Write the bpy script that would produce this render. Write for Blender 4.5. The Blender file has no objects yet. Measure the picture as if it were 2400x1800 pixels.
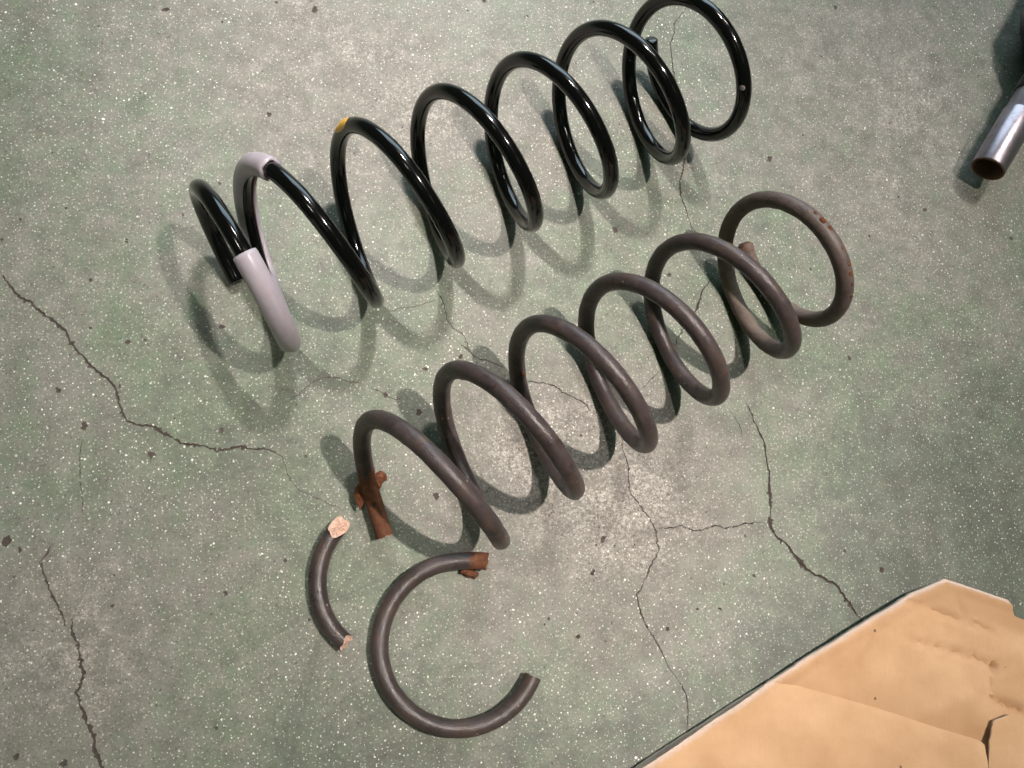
import bpy, bmesh, math, random
import numpy as np
from mathutils import Vector, Matrix, noise
from mathutils.geometry import delaunay_2d_cdt

sc = bpy.context.scene
C = sc.collection
rnd = random.Random(7)
MM = 0.001

# ------------------------------------------------------------------ camera
CAM_H, CAM_P, CAM_R, CAM_F = 0.680066, 0.239118, -0.194267, 2102.75
Rx = Matrix.Rotation(CAM_P, 3, 'X'); Ry = Matrix.Rotation(CAM_R, 3, 'Y')
CAM_M = Ry @ Rx
cd = bpy.data.cameras.new('camera'); cam = bpy.data.objects.new('camera', cd); C.objects.link(cam)
cam.matrix_world = Matrix.Translation((0, 0, CAM_H)) @ CAM_M.to_4x4()
cd.sensor_width = 36; cd.sensor_fit = 'HORIZONTAL'; cd.lens = CAM_F / 2400 * 36
cd.clip_start = 0.02; cd.clip_end = 60
sc.camera = cam

def floor_pt(px, py, z=0.0):
    "point at height z (metres) seen at a pixel of the 2400x1800 photograph"
    d = CAM_M @ Vector(((px - 1200) / CAM_F, -(py - 900) / CAM_F, -1))
    t = (z - CAM_H) / d.z
    return Vector((d.x * t, d.y * t, z))

# ------------------------------------------------------------------ light of the workshop
w = bpy.data.worlds.new('World'); sc.world = w; w.use_nodes = True
w.node_tree.nodes['Background'].inputs[0].default_value = (0.55, 1.0, 0.52, 1)
w.node_tree.nodes['Background'].inputs[1].default_value = 0.060
sc.view_settings.view_transform = 'Standard'; sc.view_settings.look = 'None'
sc.view_settings.exposure = 0.0; sc.view_settings.gamma = 1.0

def aim(o, target):
    o.rotation_euler = (Vector(target) - o.location).to_track_quat('-Z', 'Y').to_euler()

def spot(name, loc, target, watts, color, radius, cone, blend):
    l = bpy.data.lights.new(name, 'SPOT'); l.energy = watts; l.color = color
    l.shadow_soft_size = radius; l.spot_size = math.radians(cone); l.spot_blend = blend
    o = bpy.data.objects.new(name, l); C.objects.link(o); o.location = loc; aim(o, target); return o

def area(name, loc, target, watts, color, sx, sy):
    l = bpy.data.lights.new(name, 'AREA'); l.shape = 'RECTANGLE'; l.size = sx; l.size_y = sy
    l.energy = watts; l.color = color
    o = bpy.data.objects.new(name, l); C.objects.link(o); o.location = loc; aim(o, target); return o

# two ceiling lamps (directions from the coil shadows), added fill lamps, open workshop door
def strip(name, loc, target, watts, color, width, length, spread, along=(.69, -.72, 0)):
    o = area(name, loc, target, watts, color, width, length); o.data.spread = math.radians(spread)
    z = (o.location - Vector(target)).normalized(); y = Vector(along); y = (y - z * y.dot(z)).normalized(); x = y.cross(z)
    o.rotation_euler = Matrix((x, y, z)).transposed().to_euler(); return o
strip('ceiling_or_fill_lamp', (1.267, 0.27, 3.6), (0.24, 0.05, 0), 2.55, (1.0, 0.90, 0.83), 0.06, 0.12, 20)
strip('ceiling_or_fill_lamp', (0.20, 2.02, 3.32), (-0.02, 0.53, 0), 2.0, (1.0, 0.93, 0.88), 0.06, 0.42, 16)
strip('ceiling_or_fill_lamp', (1.35, 2.02, 3.32), (0.68, 0.54, 0), 1.05, (1.0, 0.93, 0.88), 0.08, 0.60, 16)  # added fill lamp, brightens the floor at upper right
strip('ceiling_or_fill_lamp', (-1.25, -0.20, 3.40), (-0.26, 0.02, 0), 0.55, (1.0, 0.94, 0.86), 0.10, 0.90, 16, (-.52, .85, 0))  # added fill lamp, lifts the dim left side of the floor
# the other fluorescent fixtures of the ceiling grid
for x, y, p in ((2.35, -1.5, 1.4), (-0.80, -1.75, 1.3), (3.3, 2.3, 2.4), (2.2, 4.0, 2.6)):
    strip('ceiling_or_fill_lamp', (x, y, 3.45), (x, y, 0), p, (0.92, 1.0, 0.85), 0.06, 1.00, 179, (-.52, .85, 0))
area('workshop_door', (0.5, 3.2, 1.45), (0.2, 0.2, 0.1), 64, (0.68, 0.88, 1.0), 2.3, 2.0)
CAM = [680.0655923083041, 0.23911790330737073, -0.1942668431985952, 2102.751775801459]
OLD = {'ax': [22.94877600436538, 53.2343049082752, 0.5785219823176021], 'lo': -2.827433388230814, 'hi': 37.384952577718536, 's': [-5.73, 5.12, 15.97, 26.53, 36.71, 46.33, 55.5, 64.32, 72.5, 79.99, 87.36, 94.88, 102.85, 111.65, 120.33, 128.42, 136.74, 145.51, 154.21, 162.77, 170.92, 178.65, 186.26, 193.73, 202.25, 211.93, 220.98, 229.36, 238.23, 247.53, 255.66, 262.87, 270.78, 279.26, 287.73, 296.24, 304.92, 313.85, 323.87, 334.79, 346.06, 357.2, 367.01, 375.32, 382.12, 386.79, 389.11, 390.06, 391.22, 392.18, 392.43, 393.1], 'R': [57.72, 57.62, 57.56, 57.63, 57.79, 58.06, 58.39, 58.75, 59.05, 59.26, 59.33, 59.24, 59.11, 58.98, 58.84, 58.65, 58.53, 58.52, 58.6, 58.78, 58.97, 59.16, 59.18, 59.03, 58.64, 57.98, 57.67, 57.69, 57.85, 58.12, 58.2, 58.08, 57.69, 57.11, 57.03, 57.3, 57.44, 57.55, 57.84, 58.09, 57.38, 56.29, 56.15, 56.34, 55.93, 55.28, 54.51, 53.96, 54.41, 55.25, 55.93, 56.62], 'z': [66.89, 66.77, 66.65, 66.53, 66.41, 66.29, 66.18, 66.07, 65.97, 65.88, 65.78, 65.69, 65.6, 65.5, 65.4, 65.3, 65.2, 65.09, 64.99, 64.89, 64.79, 64.69, 64.59, 64.49, 64.39, 64.28, 64.18, 64.08, 63.98, 63.88, 63.78, 63.67, 63.57, 63.46, 63.35, 63.24, 63.13, 63.02, 62.92, 62.81, 62.69, 62.56, 62.45, 62.34, 62.25, 62.19, 62.15, 62.13, 62.12, 62.12, 62.12, 62.11]}
NEW = {'ax': [-134.78571435826913, 189.75283289104186, 0.5280038340443753], 'lo': -2.827433388230814, 'hi': 43.66813788489812, 's': [71.05, 70.99, 70.62, 70.73, 71.3, 72.65, 74.61, 76.71, 80.3, 85.85, 92.84, 101.1, 110.05, 119.3, 128.98, 139.68, 149.92, 158.87, 167.73, 176.66, 184.76, 191.83, 199.91, 209.49, 219.02, 228.43, 237.45, 246.07, 254.1, 261.5, 269.58, 278.32, 287.08, 295.87, 304.88, 314.05, 322.26, 329.75, 337.95, 346.65, 355.15, 363.56, 372.37, 381.39, 389.96, 398.32, 406.91, 416.14, 425.73, 435.42, 445.19, 454.48, 463.15, 470.06, 474.34, 476.42, 475.82, 474.39, 474.28, 475.08], 'R': [60.88, 60.78, 60.67, 60.51, 60.33, 60.16, 59.96, 59.65, 59.43, 59.36, 59.53, 60.13, 60.52, 60.33, 60.07, 59.87, 59.66, 59.39, 59.39, 59.84, 59.95, 59.52, 59.14, 58.86, 58.82, 59.08, 59.19, 59.12, 58.97, 58.75, 58.7, 58.83, 58.99, 59.14, 58.89, 58.33, 58.24, 58.56, 59.16, 59.92, 59.91, 59.37, 58.99, 58.71, 58.72, 58.92, 59.1, 59.25, 59.24, 59.14, 59.03, 58.85, 58.48, 58.0, 57.37, 56.97, 57.57, 58.58, 59.51, 60.46], 'z': [65.37, 65.37, 65.37, 65.37, 65.37, 65.37, 65.37, 65.36, 65.36, 65.35, 65.35, 65.34, 65.33, 65.33, 65.32, 65.31, 65.31, 65.3, 65.29, 65.28, 65.27, 65.27, 65.26, 65.25, 65.25, 65.24, 65.23, 65.22, 65.22, 65.21, 65.2, 65.2, 65.19, 65.18, 65.17, 65.17, 65.16, 65.15, 65.15, 65.14, 65.13, 65.12, 65.12, 65.11, 65.1, 65.1, 65.09, 65.08, 65.07, 65.06, 65.06, 65.05, 65.04, 65.04, 65.04, 65.03, 65.03, 65.03, 65.03, 65.03]}
CRACKS = [(4, 4, [(-11, 623), (0, 636), (16, 659), (34, 684), (47, 697), (72, 708), (87, 724), (108, 739), (130, 757), (152, 773), (163, 797), (177, 818), (199, 840), (221, 865), (239, 880), (257, 891), (271, 912), (280, 945), (289, 974), (297, 986), (318, 994), (358, 999), (380, 1014), (405, 1026), (423, 1039), (448, 1042), (481, 1046), (506, 1057), (532, 1053), (564, 1046), (593, 1053), (622, 1053), (647, 1061), (662, 1073)]), (2, 3.6, [(128, 1270), (111, 1294), (94, 1318), (104, 1347), (116, 1381), (128, 1410), (145, 1439), (154, 1468)]), (3.6, 4.5, [(166, 1451), (171, 1482), (183, 1511), (188, 1545), (195, 1579), (191, 1601), (178, 1622), (188, 1651), (200, 1685), (217, 1724), (224, 1762), (236, 1791), (251, 1830)]), (1.6, 1.6, [(193, 1029), (186, 1072), (188, 1125), (193, 1164), (195, 1207)]), (1.3, 1.3, [(661, 1072), (671, 1101), (680, 1125), (704, 1150), (738, 1166), (772, 1181), (801, 1193)]), (2, 5, [(1747, 942), (1762, 971), (1776, 1007), (1791, 1036), (1796, 1072), (1802, 1108), (1803, 1145), (1805, 1181), (1807, 1210)]), (11, 7, [(1803, 1212), (1805, 1231), (1814, 1250)]), (5, 5, [(1814, 1248), (1823, 1262), (1845, 1275), (1859, 1297), (1878, 1318), (1896, 1336)]), (5, 4.2, [(1857, 1300), (1879, 1323), (1890, 1335), (1914, 1349), (1933, 1357), (1963, 1373), (1974, 1392), (1987, 1411), (2003, 1433), (2021, 1457)]), (1.5, 1.5, [(1711, 960), (1733, 996), (1740, 1022)]), (2.2, 2.6, [(1453, 1007), (1460, 1054), (1473, 1094), (1473, 1123), (1476, 1156), (1494, 1177), (1516, 1206), (1530, 1228), (1536, 1242), (1539, 1264), (1545, 1289), (1530, 1318), (1520, 1340), (1501, 1383), (1491, 1391), (1496, 1416), (1503, 1441), (1514, 1467), (1530, 1492), (1548, 1521), (1567, 1564), (1588, 1593)]), (2.2, 2, [(1592, 1599), (1609, 1630), (1613, 1664), (1611, 1703), (1609, 1713)]), (2, 2, [(1538, 1238), (1563, 1238), (1599, 1233), (1628, 1244), (1650, 1241), (1675, 1231), (1697, 1239), (1733, 1231), (1751, 1226), (1791, 1225)]), (2, 3.2, [(1615, 7), (1606, 22), (1593, 40), (1580, 54), (1579, 80), (1571, 101), (1575, 145), (1579, 174), (1593, 217), (1611, 289), (1611, 347), (1604, 376), (1600, 398), (1593, 427), (1595, 456), (1604, 477), (1611, 503), (1618, 528), (1631, 546)]), (2, 4, [(1672, 650), (1648, 677), (1640, 699), (1634, 721), (1626, 742)]), (2.2, 1.6, [(1610, 761), (1599, 775), (1588, 794), (1583, 813)]), (1.4, 1.4, [(1545, 870), (1523, 891), (1504, 913)]), (2.4, 1.8, [(1236, 894), (1274, 898), (1301, 904), (1317, 919), (1336, 927), (1355, 937), (1371, 946), (1385, 965), (1396, 975)]), (1.6, 1.8, [(1076, 802), (1100, 824), (1114, 837), (1127, 841), (1152, 849), (1181, 864)]), (1.3, 1.6, [(1018, 674), (1037, 703), (1047, 746), (1062, 768), (1087, 786), (1098, 815), (1112, 836)]), (1.2, 1.4, [(682, 938), (707, 916), (729, 898), (758, 885), (791, 885), (816, 894), (845, 898)]), (1.4, 1.4, [(870, 909), (903, 925), (921, 936), (939, 936)]), (1.2, 1.2, [(906, 731), (942, 722), (979, 717), (1022, 703)])]
CHIPS = [(391, 22, 21.7), (738, 22, 21.7), (371, 78, 7.2), (521, 51, 7.2), (647, 5, 9.0), (231, 61, 7.2), (631, 268, 14.5), (514, 429, 10.1), (154, 488, 9.0), (429, 503, 7.2), (123, 358, 5.4), (349, 362, 5.4), (297, 561, 7.2), (4, 561, 9.0), (300, 802, 14.5), (340, 797, 10.8), (136, 914, 16.3), (197, 999, 19.9), (519, 1006, 14.5), (353, 1066, 18.1), (297, 567, 8.0), (213, 657, 10.8), (212, 769, 9.0), (521, 766, 14.5), (694, 948, 9.0), (716, 1070, 9.0), (280, 905, 10.1), (116, 587, 5.1), (47, 514, 9.0), (4, 565, 5.4), (409, 981, 7.2), (1958, 18, 18.1), (1925, 132, 9.0), (1833, 136, 8.0), (1803, 373, 21.7), (2085, 289, 6.5), (2110, 344, 7.2), (2168, 492, 14.5), (2370, 559, 14.5), (2293, 177, 6.5), (2108, 87, 7.2), (2038, 553, 9.0), (2105, 461, 9.0), (2012, 318, 5.4), (1911, 344, 7.2), (1882, 316, 9.0), (1389, 1342, 18.1), (1415, 1262, 21.7), (1565, 1474, 14.5), (1355, 1492, 12.7), (1465, 1190, 5.4), (1286, 1450, 8.0), (1697, 1369, 6.5), (1635, 1427, 9.0), (1688, 1427, 9.0), (1767, 1349, 9.0), (1397, 1278, 7.2), (1440, 1278, 8.0), (1487, 1275, 7.2), (1277, 1463, 7.2), (1568, 644, 16.3), (1441, 539, 19.9), (1635, 720, 16.3), (1991, 839, 14.5), (2038, 554, 9.0), (1832, 621, 7.2), (1850, 631, 7.2), (1900, 631, 10.1), (1022, 1162, 21.7), (997, 865, 14.5), (1080, 836, 13.0), (903, 925, 14.5), (982, 965, 18.1), (716, 1069, 8.0), (1083, 890, 10.8), (1362, 1021, 10.8), (2066, 1335, 17.2), (1564, 1475, 12.9), (1746, 1256, 8.6), (1980, 1292, 10.7), (1686, 1426, 9.5), (1697, 1368, 6.4), (528, 1391, 12.1), (357, 1065, 19.3), (519, 1010, 14.5), (17, 1270, 28.9), (46, 1289, 13.5), (668, 1314, 9.6), (724, 1453, 10.6), (268, 1347, 5.8), (39, 1774, 14.5), (150, 1789, 16.9), (507, 1707, 12.1), (263, 1420, 9.6), (1134, 2, 14.5), (1237, 38, 10.1), (1391, 5, 10.1), (1096, 25, 7.2)]

# ------------------------------------------------------------------ helpers
def mesh_obj(name, verts, faces, mat, parent=None, smooth=True, origin=None):
    me = bpy.data.meshes.new(name)
    if parent is not None and origin is None: origin = parent.location
    if origin is None: origin = Vector((0, 0, 0))
    me.from_pydata([Vector(v) - origin for v in verts], [], faces); me.update()
    o = bpy.data.objects.new(name, me); C.objects.link(o)
    if parent is not None: o.parent = parent
    else: o.location = origin
    for m in (mat if isinstance(mat, (list, tuple)) else [mat]): me.materials.append(m)
    if smooth: me.polygons.foreach_set('use_smooth', [True] * len(me.polygons))
    return o

def thing(name, label, cat, loc, group=None):
    o = bpy.data.objects.new(name, None); C.objects.link(o); o.location = loc; o.empty_display_size = .02
    o['label'] = label; o['category'] = cat
    if group: o['group'] = group
    return o

def fattr(o, name, vals):
    a = o.data.attributes.new(name, 'FLOAT', 'POINT'); a.data.foreach_set('value', np.asarray(vals, dtype=np.float32))

def sweep(rings, closed_profile=True, cap0=True, cap1=True):
    "rings: list of equal-length point lists -> verts, faces"
    n = len(rings[0]); V = [p for r in rings for p in r]; F = []
    for i in range(len(rings) - 1):
        a, b = i * n, (i + 1) * n
        for j in range(n if closed_profile else n - 1):
            k = (j + 1) % n; F.append((a + j, a + k, b + k, b + j))
    if cap0: F.append(tuple(reversed(range(n))))
    if cap1: F.append(tuple(range((len(rings) - 1) * n, len(rings) * n)))
    return V, F

def catmull(k, x):
    n = len(k); t = min(max(x, 0), 1) * (n - 1); i = min(int(t), n - 2); u = t - i
    p1, p2 = k[i], k[i + 1]; p0 = k[i - 1] if i else 2 * p1 - p2; p3 = k[i + 2] if i < n - 2 else 2 * p2 - p1
    return .5 * (2*p1 + (p2-p0)*u + (2*p0-5*p1+4*p2-p3)*u*u + (3*p1-p0-3*p2+p3)*u**3)

def cdt(V, F):
    "constrained triangulation; faces wound counter-clockwise first"
    G = []
    for f in F:
        A = sum(V[a].x * V[b].y - V[b].x * V[a].y for a, b in zip(f, f[1:] + f[:1]))
        G.append(list(f) if A > 0 else list(reversed(f)))
    return delaunay_2d_cdt(V, [], G, 0, 1e-6)

class Helix:
    def __init__(s, d, rw): s.d = d; s.rw = rw; s.th = d['ax'][2]; s.a = Vector((math.cos(s.th), math.sin(s.th), 0)); s.n = Vector((-s.a.y, s.a.x, 0))
    def P(s, turn):
        p = turn * 2 * math.pi; x = (p - s.d['lo']) / (s.d['hi'] - s.d['lo'])
        ax, R, z = catmull(s.d['s'], x), catmull(s.d['R'], x), catmull(s.d['z'], x)
        v = Vector((s.d['ax'][0], s.d['ax'][1], 0)) + s.a * ax + s.n * (R * math.cos(p)) + Vector((0, 0, max(R * math.sin(p) + z, s.rw + .15)))
        return v * MM
    def frame(s, turn):
        "point, tangent, outward radial, binormal"
        p = s.P(turn); t = (s.P(turn + .002) - s.P(turn - .002)).normalized()
        ph = turn * 2 * math.pi; r = s.n * math.cos(ph) + Vector((0, 0, math.sin(ph)))
        r = (r - t * r.dot(t)).normalized(); return p, t, r, t.cross(r)

class Arc:
    "wire bent to an arc lying on the floor; turn runs in turns of the circle"
    def __init__(s, c, R, z, Rfn=None): s.c = c; s.R = R; s.z = z; s.Rfn = Rfn or (lambda a: R)
    def P(s, turn):
        a = turn * 2 * math.pi; R = s.Rfn(math.degrees(a)); return Vector((s.c[0] + R * math.cos(a), s.c[1] + R * math.sin(a), s.z(math.degrees(a)))) * MM
    def frame(s, turn):
        p = s.P(turn); t = (s.P(turn + .002) - s.P(turn - .002)).normalized()
        a = turn * 2 * math.pi; r = Vector((math.cos(a), math.sin(a), 0)); r = (r - t * r.dot(t)).normalized(); return p, t, r, t.cross(r)

def wire_rings(cv, t0, t1, rad, nseg, nside, bump=0.0, shear0=None, shear1=None, endlen=.03, chamfer=0.0):
    "shear: fn(radial angle cos/sin offsets)-> shift along tangent (m) of the end cut, eased in over endlen turns"
    rings, ts = [], []
    tl = [t0 + (t1 - t0) * i / nseg for i in range(nseg + 1)]
    if chamfer:
        e = (t1 - t0) / nseg * .25; tl = [t0, t0 + e] + tl[1:-1] + [t1 - e, t1]
    for i, t in enumerate(tl):
        p, T, R, B = cv.frame(t); ring = []
        r0 = rad(t) if callable(rad) else rad
        if chamfer and i in (0, len(tl) - 1): r0 -= chamfer
        for j in range(nside):
            a = 2 * math.pi * j / nside; ca, sa = math.cos(a), math.sin(a)
            off = R * (r0 * ca) + B * (r0 * sa)
            q = p + off
            if bump: q = q + off.normalized() * (bump * noise.noise(q * 260) + .6 * bump * noise.noise(q * 90))
            if shear0 and t - t0 < endlen: q = q + T * shear0(off) * (1 - (t - t0) / endlen) ** 1.2
            if shear1 and t1 - t < endlen: q = q + T * shear1(off) * (1 - (t1 - t) / endlen) ** 1.2
            ring.append(q)
        rings.append(ring); ts += [t] * nside
    return rings, ts

def lump(center, size, seed, axes=None, sub=4, rough=.22, taper=0.0):
    "crusty flake: noisy ellipsoid with given semi-axes (m); taper narrows it towards -y"
    bm = bmesh.new(); bmesh.ops.create_icosphere(bm, subdivisions=sub, radius=1)
    sd = Vector((seed * 3.1, seed * 1.7, seed * .9)); A = axes or Matrix.Identity(3)
    V = []
    for v in bm.verts:
        k = 1 + rough * noise.noise(v.co * 1.4 + sd) + rough * .7 * noise.noise(v.co * 3.5 + sd) + rough * .45 * noise.noise(v.co * 9 + sd)
        tp = 1 - taper * max(0, -v.co.y) ** 1.2
        V.append(Vector(center) + A @ Vector((v.co.x * size[0] * tp, v.co.y * size[1], v.co.z * size[2] * tp)) * k)
    F = [tuple(x.index for x in f.verts) for f in bm.faces]; bm.free(); return V, F

# ------------------------------------------------------------------ materials
class NT:
    def __init__(s, name):
        s.m = bpy.data.materials.new(name); s.m.use_nodes = True; s.t = s.m.node_tree; s.b = s.t.nodes['Principled BSDF']
    def n(s, kind, **kw):
        x = s.t.nodes.new(kind)
        for k, v in kw.items(): setattr(x, k, v)
        return x
    def l(s, a, b): s.t.links.new(a, b)
    def val(s, sock, v):
        if hasattr(v, 'links') or hasattr(v, 'is_linked'): s.l(v, sock)
        else: sock.default_value = v
    def co(s): 
        if not hasattr(s, '_co'): s._co = s.n('ShaderNodeTexCoord').outputs['Object']
        return s._co
    def noise(s, scale, detail=3, rough=.55, co=None, dist=0):
        x = s.n('ShaderNodeTexNoise'); x.inputs['Scale'].default_value = scale; x.inputs['Detail'].default_value = detail
        x.inputs['Roughness'].default_value = rough; x.inputs['Distortion'].default_value = dist; s.l(co or s.co(), x.inputs['Vector']); return x.outputs['Fac']
    def voro(s, scale, co=None, dim='3D'):
        x = s.n('ShaderNodeTexVoronoi', voronoi_dimensions=dim); x.inputs['Scale'].default_value = scale; s.l(co or s.co(), x.inputs['Vector']); return x.outputs['Distance'], x.outputs['Color']
    def rng(s, v, a, b, c=0., d=1.):
        x = s.n('ShaderNodeMapRange'); s.val(x.inputs[0], v)
        for i, q in enumerate((a, b, c, d)): s.val(x.inputs[i + 1], q)
        return x.outputs[0]
    def math(s, op, a, b=0., c=None):
        x = s.n('ShaderNodeMath', operation=op); s.val(x.inputs[0], a); s.val(x.inputs[1], b)
        if c is not None: s.val(x.inputs[2], c)
        return x.outputs[0]
    def mix(s, f, a, b, mode='MIX'):
        x = s.n('ShaderNodeMix', data_type='RGBA', blend_type=mode); s.val(x.inputs[0], f)
        for k, q in ((6, a), (7, b)):
            if isinstance(q, tuple): q = (*q, 1) if len(q) == 3 else q
            s.val(x.inputs[k], q)
        return x.outputs[2]
    def attr(s, name): return s.n('ShaderNodeAttribute', attribute_name=name).outputs['Fac']
    def bump(s, h, strength, dist):
        x = s.n('ShaderNodeBump'); x.inputs['Strength'].default_value = strength; x.inputs['Distance'].default_value = dist
        s.l(h, x.inputs['Height']); s.l(x.outputs[0], s.b.inputs['Normal'])
    def set(s, **kw):
        for k, v in kw.items():
            k = {'color': 'Base Color', 'rough': 'Roughness', 'metal': 'Metallic', 'spec': 'Specular IOR Level', 'coat': 'Coat Weight', 'coatr': 'Coat Roughness', 'sss': 'Subsurface Weight'}[k]
            if isinstance(v, tuple): v = (*v, 1)
            s.val(s.b.inputs[k], v)
        return s.m

def floor_material():
    s = NT('painted_concrete'); wear_shade = s.attr('wear_shade')
    big = s.noise(14, 4, .6); mid = s.noise(70, 5, .65); fine = s.noise(420, 3, .7); grain = s.noise(620, 3, .8)
    wv = s.math('ADD', wear_shade, s.rng(big, .25, .75, -.38, .34)); wv = s.math('ADD', wv, s.rng(mid, .3, .7, -.26, .26)); wv = s.math('ADD', wv, s.rng(fine, .3, .7, -.14, .14))
    wf = s.rng(wv, .12, .95)
    paint = s.mix(s.rng(mid, .3, .7), (.116, .152, .098), (.152, .175, .124))
    paint = s.mix(s.rng(s.noise(11, 4, .6), .42, .62), paint, (.170, .172, .140))
    paint = s.mix(s.rng(s.noise(38, 3, .6), .50, .68, 0, .8), paint, (.116, .164, .100))
    paint = s.mix(s.rng(s.noise(210, 4, .75), .5, .3, 0, .6), paint, (.072, .078, .060))
    paint = s.mix(s.rng(s.math('ADD', wv, s.rng(s.noise(60, 4, .7), .3, .7, -.2, .2)), .0, -.7), paint, (.082, .096, .072))
    bare = s.mix(s.rng(mid, .3, .7), (.175, .160, .143), (.255, .235, .210))
    gr = s.rng(grain, .3, .7)
    bare = s.mix(s.rng(grain, .50, .64, 0, .65), bare, (.50, .48, .43))
    bare = s.mix(s.rng(grain, .46, .36, 0, .6), bare, (.085, .078, .068))
    mot = s.noise(270, 4, .75)
    bare = s.mix(s.rng(mot, .50, .60, 0, .6), bare, (.50, .47, .42)); bare = s.mix(s.rng(mot, .48, .36, 0, .75), bare, (.105, .095, .082))
    paint = s.mix(s.rng(wv, .02, .62, 0, .9), paint, s.mix(s.rng(mid, .3, .7), (.158, .150, .128), (.212, .198, .174)))   # coating rubbed thin
    col = s.mix(s.rng(wv, .58, 1.25), paint, bare)
    col = s.mix(s.rng(fine, .48, .30, 0, .30), col, (.10, .10, .085))
    col = s.mix(s.rng(s.math('ADD', s.noise(26, 5, .7), s.math('MULTIPLY', fine, .25)), .70, .82, 0, .55), col, (.098, .088, .078))   # grey smudges of dirt
    # dark pits
    wob = s.n('ShaderNodeVectorMath', operation='ADD'); wn = s.n('ShaderNodeTexNoise'); wn.inputs['Scale'].default_value = 900; wn.inputs['Detail'].default_value = 1; s.l(s.co(), wn.inputs['Vector'])
    wsc = s.n('ShaderNodeVectorMath', operation='SCALE'); s.l(wn.outputs['Color'], wsc.inputs[0]); wsc.inputs['Scale'].default_value = .0011; s.l(s.co(), wob.inputs[0]); s.l(wsc.outputs[0], wob.inputs[1]); wc = wob.outputs[0]
    def cells(scale, prob, r0, r1, off=0.):
        m = s.n('ShaderNodeMapping'); m.inputs['Location'].default_value = (off, off * .37, 0); m.inputs['Rotation'].default_value = (0, 0, off); s.l(wc, m.inputs[0])
        d, c = s.voro(scale, m.outputs[0], '2D'); sep = s.n('ShaderNodeSeparateColor'); s.l(c, sep.inputs[0])
        return s.math('MULTIPLY', s.rng(s.math('SUBTRACT', s.rng(sep.outputs[1], 0, 1, r0, r1), d), 0, .03), s.math('GREATER_THAN', sep.outputs[0], prob))
    pit = cells(75, .72, .03, .085, .3); col = s.mix(s.math('MULTIPLY', pit, .75), col, (.060, .050, .044))
    pit2 = cells(260, s.rng(wf, 0, 1, .62, .45), .06, .20, .7); col = s.mix(s.math('MULTIPLY', pit2, .62), col, (.075, .064, .056))
    # pale flecks cast into the coating
    dens = s.math('MULTIPLY', s.rng(s.noise(22, 2, .5), .35, .6, .55, 1), s.rng(s.noise(6, 3, .6), .38, .60, .25, 1))
    faint = s.math('MAXIMUM', cells(230, .45, .08, .16, 1.1), cells(330, .6, .09, .17, 3.1))
    col = s.mix(s.math('MULTIPLY', faint, .34), col, (.80, .78, .70))
    fl = s.math('MAXIMUM', cells(175, .46, .050, .115, 1.9), cells(80, .86, .05, .085, 2.6))
    fl = s.math('MULTIPLY', fl, dens)
    col = s.mix(1.0, col, s.mix(s.rng(s.noise(520, 3, .8), .32, .68), (.78, .78, .78), (1.16, 1.16, 1.16)), 'MULTIPLY')
    col = s.mix(1.0, col, s.mix(s.rng(s.noise(46, 5, .7), .36, .62), (.80, .78, .78), (1.1, 1.1, 1.1)), 'MULTIPLY')
    col = s.mix(fl, col, (.90, .88, .80))
    h = s.math('ADD', s.math('MULTIPLY', fine, .5), s.math('MULTIPLY', grain, .5)); h = s.math('SUBTRACT', h, s.math('MULTIPLY', s.math('MAXIMUM', pit, pit2), .8)); h = s.math('ADD', h, s.math('MULTIPLY', fl, .5))
    s.bump(h, .35, .0004)
    return s.set(color=col, rough=s.math('ADD', s.rng(wf, 0, 1, .42, .62), s.math('MULTIPLY', fine, .15)), spec=.4)

def dirt_material():
    s = NT('dark_floor_grime'); f = s.noise(500, 4, .7)
    col = s.mix(s.rng(f, .3, .7), (.046, .036, .032), (.092, .072, .064)); s.bump(f, .6, .0005)
    return s.set(color=col, rough=.85, spec=.2)

def black_paint():
    s = NT('glossy_black_paint'); f = s.noise(180, 3, .6); s.b.inputs['IOR'].default_value = 1.54
    return s.set(color=(.0022, .0016, .0021), rough=s.rng(f, .35, .7, .105, .15), spec=.5)

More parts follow.
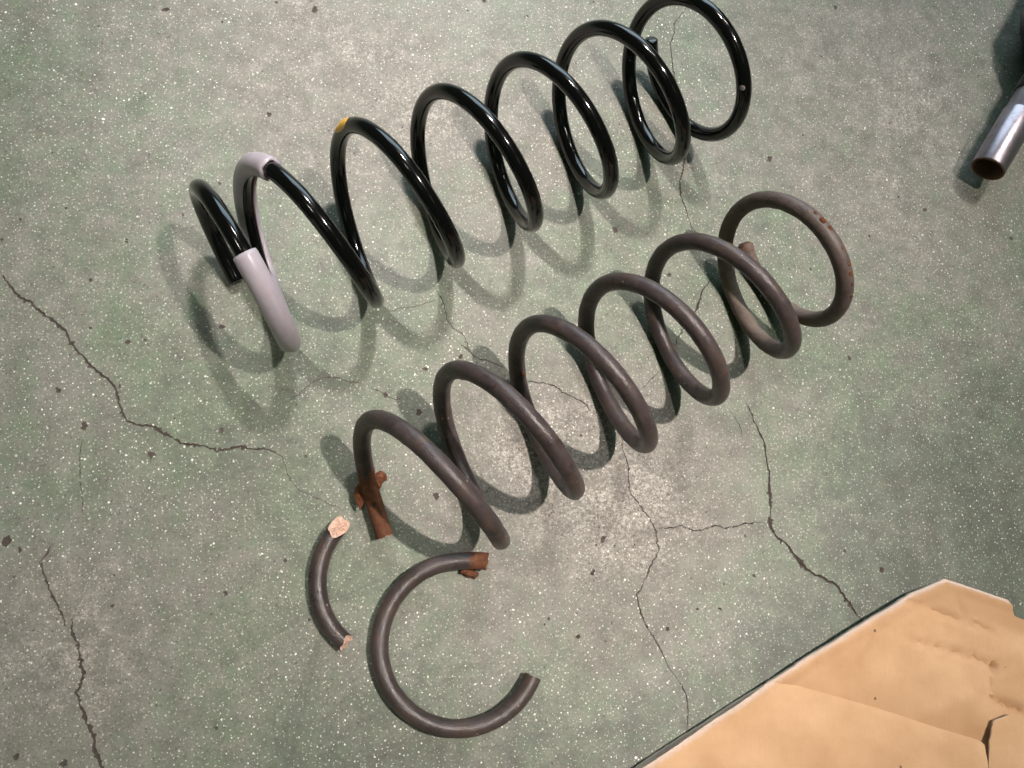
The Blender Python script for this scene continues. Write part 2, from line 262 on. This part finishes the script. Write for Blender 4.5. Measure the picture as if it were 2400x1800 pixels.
def old_paint(name='aged_spring_paint', k=1.0, r0=.31):
    s = NT(name); rust = s.attr('rust'); dust = s.attr('dust')
    a = s.noise(45, 5, .65); b = s.noise(260, 4, .7); c = s.noise(900, 2, .7); st = s.noise(120, 4, .7, dist=1.2)
    col = s.mix(s.rng(a, .35, .65), (.029*k, .0215*k, .0255*k), (.058*k, .0425*k, .0455*k))
    col = s.mix(s.rng(b, .35, .75, 0, .5), col, (.055*k, .041*k, .041*k))
    col = s.mix(s.rng(s.noise(60, 4, .7), .52, .68, 0, .75), col, (.085*k, .053*k, .038*k))
    col = s.mix(s.rng(s.noise(75, 5, .75), .54, .70, 0, .5), col, (.105*k, .085*k, .082*k)); col = s.mix(s.rng(s.noise(34, 4, .7), .43, .33, 0, .75), col, (.013, .010, .012))
    dm = s.math('MULTIPLY', dust, s.rng(st, .22, .55))
    col = s.mix(dm, col, (.185, .138, .112))
    dk = s.rng(s.math('ADD', s.attr('dark'), s.rng(st, .3, .7, -.4, .4)), .45, .6); col = s.mix(dk, col, (.006, .005, .007))
    col = s.mix(s.rng(st, .66, .72, 0, .85), col, (.008, .006, .007))
    rc = s.mix(s.rng(b, .3, .7), (.055, .021, .012), (.185, .066, .025)); rc = s.mix(s.rng(a, .5, .7, 0, .6), rc, (.13, .065, .045))
    rm = s.rng(s.math('ADD', rust, s.rng(st, .3, .7, -.28, .28)), .42, .58)
    col = s.mix(rm, col, rc)
    chip = s.math('MULTIPLY', s.math('LESS_THAN', s.voro(120)[0], .10), s.math('GREATER_THAN', s.noise(30, 2, .5), .56))
    col = s.mix(s.math('MULTIPLY', chip, .7), col, (.30, .24, .20))
    s.bump(s.math('ADD', s.math('MULTIPLY', b, .7), s.math('MULTIPLY', c, .5)), .5, .0009)
    ro = s.rng(s.math('ADD', rm, dm), 0, 1, r0, .85); ro = s.math('ADD', ro, s.rng(a, .3, .7, -.06, .08))
    return s.set(color=col, rough=ro, spec=.45)

def rust_material():
    s = NT('flaking_rust'); b = s.noise(300, 4, .7); a = s.noise(90, 3, .6)
    col = s.mix(s.rng(b, .3, .7), (.052, .020, .012), (.185, .066, .025)); col = s.mix(s.rng(a, .45, .7, 0, .7), col, (.15, .07, .05))
    s.bump(b, .7, .0012); return s.set(color=col, rough=.9, spec=.2)

def fracture_material():
    s = NT('fresh_fracture'); b = s.noise(700, 4, .7); v = s.voro(450)[0]
    col = s.mix(s.rng(b, .3, .7), (.46, .26, .18), (.86, .62, .50)); col = s.mix(s.rng(v, .1, .0, 0, .7), col, (.16, .08, .05))
    s.bump(s.math('ADD', b, v), .8, .0012); return s.set(color=col, rough=.6, spec=.5)

def flat_mat(name, color, rough, spec=.5, sss=0.):
    s = NT(name); f = s.noise(160, 3, .6)
    c2 = tuple(x * .9 for x in color); s.bump(s.noise(220, 2, .5), .05, .0005)
    return s.set(color=s.mix(s.rng(f, .3, .7), color, c2), rough=rough, spec=spec, sss=sss)

def card_material(edge=False):
    s = NT('cardboard_edge' if edge else 'corrugated_cardboard')
    mp = s.n('ShaderNodeMapping'); mp.inputs['Rotation'].default_value = (0, 0, -.52); mp.inputs['Scale'].default_value = (14, 1, 1); s.l(s.co(), mp.inputs[0])
    fib = s.noise(60, 4, .7, co=mp.outputs[0]); cl = s.noise(18, 4, .6); g = s.noise(700, 3, .7)
    if edge:
        col = s.mix(s.rng(g, .3, .7), (.56, .42, .34), (.72, .58, .50))
    else:
        col = s.mix(s.rng(cl, .3, .7), (.490, .285, .152), (.620, .390, .228)); col = s.mix(s.rng(fib, .35, .65, 0, .07), col, (.50, .28, .14))
        col = s.mix(s.rng(g, .45, .7, 0, .15), col, (.66, .43, .26))
        stain_shade = s.attr('stain_shade'); col = s.mix(s.math('MULTIPLY', stain_shade, s.rng(cl, .2, .6, .6, 1)), col, (.40, .225, .115))  # darker tone: corner staining plus shade painted into the creases
        d, c = s.voro(60); sep = s.n('ShaderNodeSeparateColor'); s.l(c, sep.inputs[0])
        sp = s.math('MULTIPLY', s.math('LESS_THAN', s.math('ADD', d, s.rng(g, .3, .7, -.02, .02)), s.rng(sep.outputs[1], 0, 1, .03, .075)), s.math('GREATER_THAN', sep.outputs[0], .35))
        col = s.mix(s.math('MULTIPLY', sp, .8), col, (.085, .045, .030))
    if not edge: col = s.mix(s.math('MULTIPLY', s.attr('rim'), s.rng(g, .2, .6, .5, .95)), col, (.62, .48, .41))
    s.bump(s.math('ADD', s.math('MULTIPLY', fib, .5), s.math('MULTIPLY', cl, 2.)), .35, .0012)
    return s.set(color=col, rough=.82, spec=.25)

def steel_material():
    s = NT('worn_steel'); f = s.noise(90, 4, .7); g = s.noise(55, 3, .6)
    col = s.mix(s.rng(f, .3, .7), (.26, .225, .26), (.33, .29, .33)); col = s.mix(s.rng(g, .54, .68, 0, .6), col, (.17, .10, .085))
    return s.set(color=col, rough=s.rng(f, .3, .7, .27, .33), metal=.85)

M_floor = floor_material(); M_dirt = dirt_material(); M_black = black_paint(); M_old = old_paint(); M_piece = old_paint('dark_worn_spring_paint', .75, .27); M_rust = rust_material(); M_frac = fracture_material()
M_sleeve = flat_mat('lilac_grey_plastic', (.45, .385, .435), .32, .5, .06)
M_orange = flat_mat('orange_marking_paint', (1.0, .52, .05), .4)
M_chip = flat_mat('grey_bare_metal', (.30, .26, .25), .5)
M_card = card_material(); M_edge = card_material(True); M_steel = steel_material()
M_rubber = flat_mat('dark_collar', (.012, .012, .016), .35); M_bore = flat_mat('rusty_bore', (.20, .105, .075), .8, .2)

# ------------------------------------------------------------------ floor, with its cracks cut in
def wear_shade_at(x, y):
    w = 0.0
    for px, py, rx, ry, amp in WEAR_SHADE:
        c = floor_pt(px, py); d2 = ((x - c.x) / (rx * .00037)) ** 2 + ((y - c.y) / (ry * .00037)) ** 2
        w += amp * math.exp(-d2)
    return w
# worn patches (negative: darker paint): pixel centre, radii (px) and strength
WEAR_SHADE = [(1380, 1240, 400, 330, .80), (1180, 1010, 210, 170, .45), (1500, 1200, 260, 230, .35), (1450, 930, 170, 130, .35), (2120, 560, 330, 260, .62), (2080, 160, 460, 330, .75), (1050, 240, 470, 270, .62),
        (560, 60, 420, 220, .42), (30, 640, 240, 330, .42), (60, 1640, 300, 260, .70), (450, 1560, 280, 170, .30), (1500, 1540, 200, 120, .25), (1650, 1190, 240, 200, .25), (1780, 850, 220, 160, .25), (240, 1380, 260, 200, .25), (820, 380, 260, 160, .30),
        (560, 1130, 260, 240, -.22), (1750, 520, 180, 220, -.15), (2250, 1250, 700, 460, -.55), (950, 1680, 600, 230, -.45), (1750, 1560, 300, 220, -.25), (860, 820, 200, 160, -.12)]  # greener and darker paint; the lower right also paints in lamp falloff

def fractal_line(pts, step, amp, seed):
    out = []
    for i in range(len(pts) - 1):
        a, b = pts[i], pts[i + 1]; L = (b - a).length; n = max(1, int(L / step))
        for k in range(n): out.append(a.lerp(b, k / n))
    out.append(pts[-1]); res = []
    for i, p in enumerate(out):
        d = (out[min(i + 1, len(out) - 1)] - out[max(i - 1, 0)]); d = Vector((-d.y, d.x)).normalized() if d.length else Vector((0, 0))
        j = noise.noise(Vector((p.x * 330, p.y * 330, seed))) + .75 * noise.noise(Vector((p.x * 900, p.y * 900, seed + 5))) + rnd.uniform(-.28, .28)
        res.append((p + d * (amp * j), d))
    return res

V2, E2, F2, HZ, kinds = [], [], [], [], []
def addv(p, z): V2.append(Vector((p[0], p[1]))); HZ.append(z); return len(V2) - 1
for ci, (w0, w1, pl) in enumerate(CRACKS):
    pts = [floor_pt(*p).to_2d() for p in pl]; ln = fractal_line(pts, .0012, .0008, ci * 7.3); n = len(ln); prev = None
    for i, (p, d) in enumerate(ln):
        u = i / (n - 1); wd = (w0 + (w1 - w0) * u) * .00040 * (.44 if max(w0, w1) < 3.9 else .50) * (1 + .7 * noise.noise(Vector((p.x * 200, p.y * 200, 3. + ci))) + rnd.uniform(-.35, .35)) * min(1, .3 + 6 * min(u, 1 - u) ) 
        wd = max(wd, .00016)
        wl = wd * (1 + (rnd.uniform(.5, 1.8) if rnd.random() < .13 else 0) + rnd.uniform(-.3, .3)); wr = wd * (1 + (rnd.uniform(.5, 1.8) if rnd.random() < .13 else 0) + rnd.uniform(-.3, .3))
        cur = (addv(p + d * wl, 0), addv(p, -min(.0008, wd * .9)), addv(p - d * wr, 0))
        if prev:
            F2.append((prev[0], cur[0], cur[1], prev[1])); kinds.append(ci); F2.append((prev[1], cur[1], cur[2], prev[2])); kinds.append(ci)
        prev = cur
for k, (px, py, wd) in enumerate(CHIPS):
    c = floor_pt(px, py).to_2d(); r = wd * .00040 * .36; n = 11 if wd > 12 else 8; el = rnd.uniform(.6, 1); th = rnd.uniform(0, 3.14)
    idx = []
    for j in range(n):
        a = 2 * math.pi * j / n; rr = r * (1 + rnd.uniform(-.42, .38)); q = Vector((rr * math.cos(a), rr * el * math.sin(a))); q.rotate(Matrix.Rotation(th, 2))
        idx.append(addv(c + q, 0))
    F2.append(tuple(idx)); kinds.append(-1); addv(c, -.0004)
gx = np.arange(-.34, .7401, .009); gy = np.arange(-.22, .6601, .009)
for x in gx:
    for y in gy: addv((x + rnd.uniform(-.002, .002), y + rnd.uniform(-.002, .002)), 0)
far = []
for x in (-2.5, -1.2, -.6, 0, .4, 1., 1.6, 2.6):
    for y in (-2.5, -1.2, -.5, 0, .4, .9, 1.5, 2.6):
        if not (-.36 < x < .76 and -.24 < y < .68): addv((x, y), 0)
ov, oe, of, mv, me_, mf = cdt(V2, F2)
oz = [min((HZ[i] for i in src), default=0) if src else 0 for src in mv]
V3 = [Vector((v.x, v.y, z)) for v, z in zip(ov, oz)]
plain, chipf, crackf = [], [], {}
for f, src in zip(of, mf):
    if not src: plain.append(f)
    else:
        k = [kinds[i] for i in src]; ck = [q for q in k if q >= 0]
        if ck: crackf.setdefault(ck[0], []).append(f)
        else: chipf.append(f)
def up(f):
    a, b, c = (V3[i] for i in f[:3]); return f if (b - a).cross(c - a).z >= 0 else tuple(reversed(f))
floor = mesh_obj('floor', V3, [up(f) for f in plain] + [up(f) for f in chipf], [M_floor, M_dirt], smooth=False)
for i in range(len(plain), len(plain) + len(chipf)): floor.data.polygons[i].material_index = 1
floor['kind'] = 'structure'; floor['label'] = 'worn green painted concrete floor with white flecks and cracks'
fattr(floor, 'wear_shade', [wear_shade_at(v.x, v.y) for v in V3])
for ci, fs in sorted(crackf.items()):
    ids = sorted({i for f in fs for i in f}); mp = {j: i for i, j in enumerate(ids)}
    mesh_obj('crack', [V3[i] for i in ids], [tuple(mp[i] for i in up(f)) for f in fs], M_dirt, floor, smooth=False)

# ------------------------------------------------------------------ new spring
hn = Helix(NEW, 6.0); RN = .0060
new = thing('coil_spring', 'new glossy black coil spring with a lilac grey sleeve on its second coil', 'coil spring', hn.P(3.75) * 1, 'coil springs lying side by side')
new.location.z = 0
rg, ts = wire_rings(hn, -.213, 6.912, RN, 620, 28, chamfer=.0009)
V, F = sweep(rg); mesh_obj('wire', V, F, M_black, new)
def sleeve_profile(ro, ri, a0, n):
    pr = []
    for i in range(n + 1):
        a = a0 + (2 * math.pi - 2 * a0) * i / n; pr.append((ro * math.cos(a), ro * math.sin(a)))
    for i in range(n, -1, -1):
        a = a0 + (2 * math.pi - 2 * a0) * i / n; pr.append((ri * math.cos(a), ri * math.sin(a)))
    return pr
pr = sleeve_profile(.0083, .0063, math.radians(36), 30)
rings = []
for i in range(131):
    t = .287 + (1.150 - .287) * i / 130; p, T, R, B = hn.frame(t)
    k = 1 - .04 * (i in (0, 130))
    rings.append([p - R * (a * k) + B * (b * k) for a, b in pr])
V, F = sweep(rings)
mesh_obj('sleeve', V, F, M_sleeve, new)
def patch(cv, t0, t1, a0, a1, rad, thick, mat, name, parent, nt=14, na=12):
    "a daub of paint on the wire: a thin lens with a rounded outline"
    V, F = [], []
    for i in range(nt + 1):
        u = 2 * i / nt - 1
        for j in range(na + 1):
            v = 2 * j / na - 1; q = math.sqrt(max(0, 1 - u * u)); vv = v * max(q, .02) 
            p, T, R, B = cv.frame((t0 + t1) / 2 + (t1 - t0) / 2 * u); a = (a0 + a1) / 2 + (a1 - a0) / 2 * vv
            rr = rad + thick * max(0., 1 - (u * u + vv * vv)) ** .5 - .00005
            V.append(p + R * (rr * math.cos(a)) + B * (rr * math.sin(a)))
    for i in range(nt):
        for j in range(na): k = i * (na + 1) + j; F.append((k, k + 1, k + na + 2, k + na + 1))
    return mesh_obj(name, V, F, mat, parent)
patch(hn, 2.022, 2.090, -.35, 1.7, RN, .00035, M_orange, 'paint_mark', new)
patch(hn, 6.379, 6.391, .55, 1.35, RN, .0003, M_chip, 'paint_chip', new)

# ------------------------------------------------------------------ old spring
ho = Helix(OLD, 6.5); RO = .0065
old = thing('coil_spring', 'old brown rust stained coil spring with its lower end snapped off', 'coil spring', hn.P(3.75) * 1, 'coil springs lying side by side')
old.location = ho.P(2.75); old.location.z = 0
def orad(t):
    r = RO * (1 + .012 * noise.noise(Vector((t * 9, 0, 0))))
    if t < -.17: r *= .965 + .04 * noise.noise(Vector((t * 60, 3, 0)))
    if 5.20 < t < 5.44: r *= 1 + .03 * math.sin((t - 5.2) / .24 * math.pi)
    return r
cut = lambda off: -off.z * .30 + .0012 * noise.noise(off * 700)
rg, ts = wire_rings(ho, -.286, 5.852, orad, 640, 28, bump=.00028, shear0=cut, endlen=.02, shear1=lambda o: .0012 * noise.noise(o * 500))
V, F = sweep(rg, cap0=False)
wo = mesh_obj('wire', V, F, M_old, old)
sm = lambda a, b, x: min(1, max(0, (x - a) / (b - a)))
fattr(wo, 'rust', [max(1 - sm(-.200, -.095, t), .55 * sm(5.80, 5.85, t)) for t in ts]); fattr(wo, 'dust', [.08 + .80 * sm(4.50, 4.65, t) - .50 * sm(4.96, 5.06, t) + .40 * sm(5.50, 5.56, t) for t in ts])
def end_cap(ring, name, parent, mat, bulge, seed):
    "granular broken end face: concentric rings, noisy"
    n = len(ring); c = sum(ring, Vector()) / n; nrm = (ring[1] - c).cross(ring[0] - c).normalized(); V = list(ring); F = []
    for k, s in enumerate((.8, .6, .4, .2)):
        for p in ring:
            q = c + (p - c) * s; V.append(q + nrm * (bulge * (noise.noise(q * 300 + Vector((seed, 0, 0))) + .6 * noise.noise(q * 800))))
    V.append(c)
    for k in range(4):
        for j in range(n): F.append((k * n + j, (k + 1) * n + j, (k + 1) * n + (j + 1) % n, k * n + (j + 1) % n))
    for j in range(n): F.append((4 * n + j, 5 * n, 4 * n + (j + 1) % n))
    return mesh_obj(name, V, F, mat, parent, smooth=False)
end_cap(rg[0], 'broken_end', old, M_frac, .0010, 1)
for k, (px, py, z, sz, rz, tp) in enumerate(((892, 1118, .0135, (.0044, .0046, .0032), 0, 0), (881, 1134, .0125, (.0040, .0048, .0040), .5, 0), (866, 1136, .0130, (.0062, .0056, .0052), .3, .2),
                                         (843, 1164, .0105, (.0040, .0098, .0030), .05, .8), (851, 1150, .0115, (.0048, .0050, .0036), .2, .2))):
    V, F = lump(floor_pt(px, py, z), sz, k + 2, Matrix.Rotation(rz, 3, 'Z'), taper=tp); mesh_obj('rust_flake', V, F, M_rust, old)
for k, (t, a, sz) in enumerate(((5.205, -.12, .0012), (5.225, -.05, .0020), (5.245, -.15, .0014), (5.29, -.1, .0011), (5.325, -.12, .0013), (5.345, -.02, .0016), (5.37, -.1, .0012), (5.40, -.08, .0012), (5.02, 1.9, .0009), (1.87, 3.3, .0016), (.37, 3.6, .0013), (1.33, 3.5, .0012))):
    p, T, R, B = ho.frame(t); q = p + R * (RO * math.cos(a)) + B * (RO * math.sin(a))
    A = Matrix((T, R, B)).transposed(); V, F = lump(q, (sz * 1.5, sz * .55, sz), 20 + k, A, 3); mesh_obj('rust_flake', V, F, M_rust, old)

# ------------------------------------------------------------------ the two broken-off pieces
def zring(a): return 6.6 + max(0, (a - 40) / 35) ** 2 * 3.0
ring_c = Arc((94.47, -28.61), 58.7, lambda a: 6.6 + (2.4 * max(0, (a + 0) / 74) ** 2 if a < 80 else 0), lambda a: 58.7)
def rr(a): return 58.6 + 2.6 * max(0, 1 - (a - 73) / 22) ** 2
ringc = Arc((94.47, -28.61), 58.7, lambda a: 6.6 + 3.2 * max(0, 1 - (a - 73) / 60) ** 2, rr)
piece = thing('spring_fragment', 'larger snapped off spring piece, a nearly closed dark ring with one rusty end', 'spring fragment', (.0945, -.0286, 0), 'pieces broken off the old spring')
rg, ts = wire_rings(ringc, 73 / 360, 336 / 360, lambda t: RO * (1 + .012 * noise.noise(Vector((t * 30, 5, 0)))), 150, 28, bump=.00018, shear0=lambda o: -o.z * .35 + .0045 * noise.noise(o * 200 + Vector((7, 0, 2))), shear1=lambda o: .001 * noise.noise(o * 600), endlen=.02)
V, F = sweep(rg, cap0=False, cap1=False); wr = mesh_obj('wire', V, F, M_piece, piece)
fattr(wr, 'rust', [1 - sm(77 / 360, 93 / 360, t) for t in ts]); fattr(wr, 'dust', [.15] * len(ts)); fattr(wr, 'dark', [.12] * len(ts))
end_cap(rg[0], 'broken_end', piece, M_rust, .0014, 4); end_cap(list(reversed(rg[-1])), 'broken_end', piece, M_rust, .0008, 6)
for k, (px, py, z, sz) in enumerate(((1100, 1344, .0030, (.0058, .0028, .0026)), (1112, 1347, .0022, (.0030, .0026, .0022)), (1088, 1338, .0030, (.0036, .0022, .0022)))):
    V, F = lump(floor_pt(px, py, z), sz, 40 + k, Matrix.Rotation(-.3 + k * .4, 3, 'Z'), rough=.3); mesh_obj('rust_flake', V, F, M_rust, piece)

fr = Arc((47.25, 16.99), 57.0, lambda a: 6.6)
small = thing('spring_fragment', 'smaller snapped off spring piece, a short dark curved bar with a pale fractured top end', 'spring fragment', (-.008, .012, 0), 'pieces broken off the old spring')
rg, ts = wire_rings(fr, 139.7 / 360, 231.5 / 360, lambda t: RO * (1 + .012 * noise.noise(Vector((t * 30, 9, 0)))), 60, 28, bump=.00018, shear0=lambda o: o.z * 1.2 + .0042 * noise.noise(o * 190 + Vector((3, 1, 0))), shear1=lambda o: -o.z * .30 + .0035 * noise.noise(o * 210), endlen=.03)
V, F = sweep(rg, cap0=False, cap1=False); ws = mesh_obj('wire', V, F, M_piece, small)
fattr(ws, 'rust', [0.0] * len(ts)); fattr(ws, 'dust', [.05] * len(ts)); fattr(ws, 'dark', [.75 * (1 - sm(141 / 360, 152 / 360, t)) for t in ts])
end_cap(rg[0], 'broken_end', small, M_frac, .0032, 8); end_cap(list(reversed(rg[-1])), 'broken_end', small, M_frac, .0009, 9)

# ------------------------------------------------------------------ cardboard
def sheet(name, outline, hfn, thick, step, parent, stain_shade_fn, jag=0.0, seed=0):
    "cardboard piece: outline polygon (m), top height function, real thickness"
    pts = []
    for i, a in enumerate(outline):
        a = Vector(a); b = Vector(outline[(i + 1) % len(outline)]); n = max(1, int((b - a).length / .003)); d = (b - a).normalized(); d = Vector((-d.y, d.x))
        for k in range(n):
            p = a.lerp(b, k / n); j = noise.noise(Vector((p.x * 420, p.y * 420, seed))); pts.append(p + d * (jag * j))
    inside = lambda p: sum(((a.y > p.y) != (b.y > p.y)) and (p.x < (b.x - a.x) * (p.y - a.y) / (b.y - a.y) + a.x) for a, b in zip(pts, pts[1:] + pts[:1])) % 2
    V = list(pts); nb = len(pts)
    for k in range(nb):          # two rows just inside the edge
        d = (pts[(k + 1) % nb] - pts[k - 1]).normalized(); d = Vector((d.y, -d.x))
        for e in (.0014, .0027, .0042):
            q = pts[k] + d * e
            if inside(q): V.append(q)
    xs = [p.x for p in pts]; ys = [p.y for p in pts]
    x = min(xs)
    while x < max(xs):
        y = min(ys)
        while y < max(ys):
            q = Vector((x + rnd.uniform(-.2, .2) * step, y + rnd.uniform(-.2, .2) * step))
            if (q.y > -.2 or rnd.random() < .25) and inside(q): V.append(q)
            y += step
        x += step
    ov, oe, of, mv, me_, mf = cdt(V, [tuple(range(nb))])
    tri = [f for f, s in zip(of, mf) if s]; orig = {}
    for i, s in enumerate(mv):
        for q in s: orig[q] = i
    top = [Vector((v.x, v.y, hfn(v.x, v.y))) for v in ov]; bot = [p - Vector((0, 0, thick)) for p in top]; n = len(top)
    F = []; 
    for f in tri:
        a, b, c = (top[i] for i in f[:3]); f = f if (b - a).cross(c - a).z > 0 else tuple(reversed(f)); F.append(f); F.append(tuple(i + n for i in reversed(f)))
    nt = len(F)
    bd = [orig[i] for i in range(nb)]
    for i in range(nb): a, b = bd[i], bd[(i + 1) % nb]; F.append((a, a + n, b + n, b))
    o = mesh_obj(name, top + bot, F, [M_card, M_edge], parent)
    for i in range(nt, len(F)): o.data.polygons[i].material_index = 1; o.data.polygons[i].use_smooth = False
    fattr(o, 'stain_shade', [stain_shade_fn(p.x, p.y) for p in top] * 2); fattr(o, 'rim', [max(0, min(1, (.0030 - rim_dist(p.x, p.y)) / .0012)) for p in top] * 2)
    o.data.set_sharp_from_angle(angle=math.radians(38))
    return o
def side(p, a, b):
    "signed distance of p from the line a-b (left positive), metres"
    d = (Vector(b) - Vector(a)).normalized(); q = Vector(p) - Vector(a); return d.x * q.y - d.y * q.x
card = thing('cardboard_sheet', 'creased brown cardboard sheet with torn flaps lying on the floor', 'cardboard', (.46, -.12, 0))
EDGE_A, EDGE_B = (.2266, -.1171), (.4606, .0069)
CR1 = ((.4603, .0041), (.5659, -.0266)); CR2 = ((.3400, -.0600), (.5122, -.1066))
RIM = [(.1000, -.1843), (.2266, -.1171), (.3346, -.0591), (.3590, -.0452), (.4179, -.0144), (.4606, .0069), (.4983, .0191), (.5547, .0024)]
def rim_dist(x, y):
    "distance to the cut edge that faces the springs"
    q = Vector((x, y)); best = 1.
    for a, b in zip(RIM, RIM[1:]):
        a = Vector(a); d = Vector(b) - a; t = max(0, min(1, (q - a).dot(d) / d.dot(d))); best = min(best, (q - a - d * t).length)
    return best
def wrinkle(x, y, z):
    u = x * .87 - y * .49; v = x * .49 + y * .87     # folds run with the flutes
    return .0030 * noise.noise(Vector((u * 14, v * 38, z))) + .0007 * noise.noise(Vector((x * 55, y * 55, z + 3))) + .0012 * noise.noise(Vector((x * 11, y * 11, z + 7)))
def rim_drop(x, y): return -.0022 * max(0, 1 - rim_dist(x, y) / .0032) ** 1.2
def seg_d(x, y, a, b):
    q = Vector((x, y)); a = Vector(a); d = Vector(b) - a; t = max(0, min(1, (q - a).dot(d) / d.dot(d))); return (q - a - d * t).length
FOLDS = [(floor_pt(*a, .0125).to_2d(), floor_pt(*b, .0125).to_2d(), w, k) for a, b, w, k in (((2130, 1500), (2240, 1525), .0022, .0012), ((2240, 1525), (2331, 1558), .0018, .0016), ((2331, 1558), (2324, 1612), .0016, .0018),
    ((2110, 1400), (2330, 1480), .0024, .0014), ((2330, 1640), (2400, 1668), .0026, .0022), ((2045, 1500), (2010, 1560), .0030, .0007), ((2250, 1400), (2262, 1440), .0020, .0008))]
def folds(x, y): return -sum(1.7 * k * math.exp(-(seg_d(x, y, a, b) / w) ** 2) for a, b, w, k in FOLDS) - .0010 * math.exp(-((rim_dist(x, y) - .0085) / .0022) ** 2)
def h_card(x, y):
    s1 = side((x, y), *CR1)          # beyond the first crease the corner dips to the floor
    h = .0125 + wrinkle(x, y, 2)
    if s1 > 0: h -= min(.0072, s1 * .30)
    s2 = side((x, y), *CR2)
    if s2 < .045: h -= .0055 * max(0, min(1, (.045 - s2) / .045)) ** 1.5
    s3 = side((x, y), (.5300, -.0600), (.4050, -.1100)); h += .0011 * math.exp(-(s3 / .006) ** 2)
    s4 = side((x, y), (.5400, -.0420), (.3700, -.0720)); h += .0007 * math.exp(-abs(s4) / .005)
    return max(h + rim_drop(x, y) + folds(x, y), .0043)
def stain_shade_card(x, y):
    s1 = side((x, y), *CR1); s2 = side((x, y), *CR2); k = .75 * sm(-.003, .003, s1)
    return min(1, max(k, .45 * sm(.03, .0, s2)) + .35 * sum(math.exp(-(seg_d(x, y, a, b) / (w * 1.1)) ** 2) for a, b, w, kk in FOLDS) + .35 * math.exp(-((rim_dist(x, y) - .0085) / .0030) ** 2))  # shade painted along folds and toward the second crease; corner tone is staining
outline = [(.2266, -.1171), (.3346, -.0591), (.3590, -.0452), (.4179, -.0144), (.4606, .0069), (.4983, .0191), (.5547, .0024), (.5573, -.0023), (.5555, -.0107), (.5677, -.0150), (.72, -.062), (.80, -.40), (.34, -.42), (.12, -.175)]
sheet('panel', outline, h_card, .0040, .0036, card, stain_shade_card, .0005, 3)
def h_flap(x, y):
    s2 = -side((x, y), *CR2)
    return .0100 + .0046 * (1 - math.exp(-max(0, s2 + .002) / .013)) + wrinkle(x, y, 9) + rim_drop(x, y)
fl = [(.1000, -.1840), (.2265, -.1167), (.3345, -.0587), (.3418, -.0605), (.3560, -.0622), (.3760, -.0672), (.4215, -.0796), (.4703, -.0948), (.5085, -.1056), (.5120, -.1090), (.5098, -.1260), (.5010, -.2000), (.3600, -.3300), (.1500, -.2100)]
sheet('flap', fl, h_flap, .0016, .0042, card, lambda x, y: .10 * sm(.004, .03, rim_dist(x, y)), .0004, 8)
def h_flap2(x, y):
    s = Vector((x - .5200, y + .0910)).length
    return .0120 + .0035 * math.exp(-(s / .03) ** 2) + wrinkle(x, y, 1)
fl2 = [(.5185, -.0908), (.5340, -.0866), (.5560, -.0885), (.6000, -.0900), (.6600, -.1100), (.6600, -.2600), (.5080, -.2200), (.5112, -.1300), (.5140, -.1060)]
sheet('flap', fl2, h_flap2, .0016, .006, card, lambda x, y: 0, .0007, 12)

# ------------------------------------------------------------------ steel pipe
pz = .024; RISE = .12
p0 = floor_pt(2314.8, 396.8, pz); p1, p2 = floor_pt(2389.5, 270, pz), floor_pt(2416, 224, pz)
for _ in range(6):
    p1 = floor_pt(2389.5, 270, pz + RISE * (p1 - p0).length); p2 = floor_pt(2416, 224, pz + RISE * (p2 - p0).length)
ax = (p2 - p0).normalized(); L1 = (p1 - p0).length; L2 = (p2 - p0).length
pipe = thing('steel_pipe', 'worn shiny steel pipe with an open end entering at the right edge', 'pipe', (p0.x, p0.y, 0))
side_v = ax.cross(Vector((0, 0, 1))).normalized(); up_v = side_v.cross(ax)
def lathe(prof, n=40):
    return [[p0 + ax * s + (side_v * math.cos(2 * math.pi * j / n) + up_v * math.sin(2 * math.pi * j / n)) * r for j in range(n)] for s, r in prof]
PR = .0153
V, F = sweep(lathe([(.06, PR - .0031), (.001, PR - .0004), (.0002, PR - .0003), (.0014, PR), (L1 - .001, PR), (L1, PR - .0003), (L1 + .0004, PR - .0012), (L2 + .01, PR - .0012)]), cap0=False, cap1=False); mesh_obj('tube', V, F, M_steel, pipe)
V, F = sweep(lathe([(.0003, PR - .00035), (-.0003, PR - .0008), (-.0002, PR - .0015), (.0010, PR - .0024), (.005, PR - .0028), (.12, PR - .0028)]), cap0=False); mesh_obj('bore', V, F, M_bore, pipe)
V, F = sweep(lathe([(L2, PR - .0013), (L2, PR - .0002), (L2 + .001, PR + .0004), (L2 + .050, PR + .0006), (L2 + .056, PR + .010), (L2 + .075, PR + .026), (L2 + .090, PR + .032), (L2 + .200, PR + .032), (L2 + .206, .001)])); mesh_obj('collar_shade_caster', V, F, M_rubber, pipe)  # wide out-of-view end is a guess, shaped to shade the floor corner
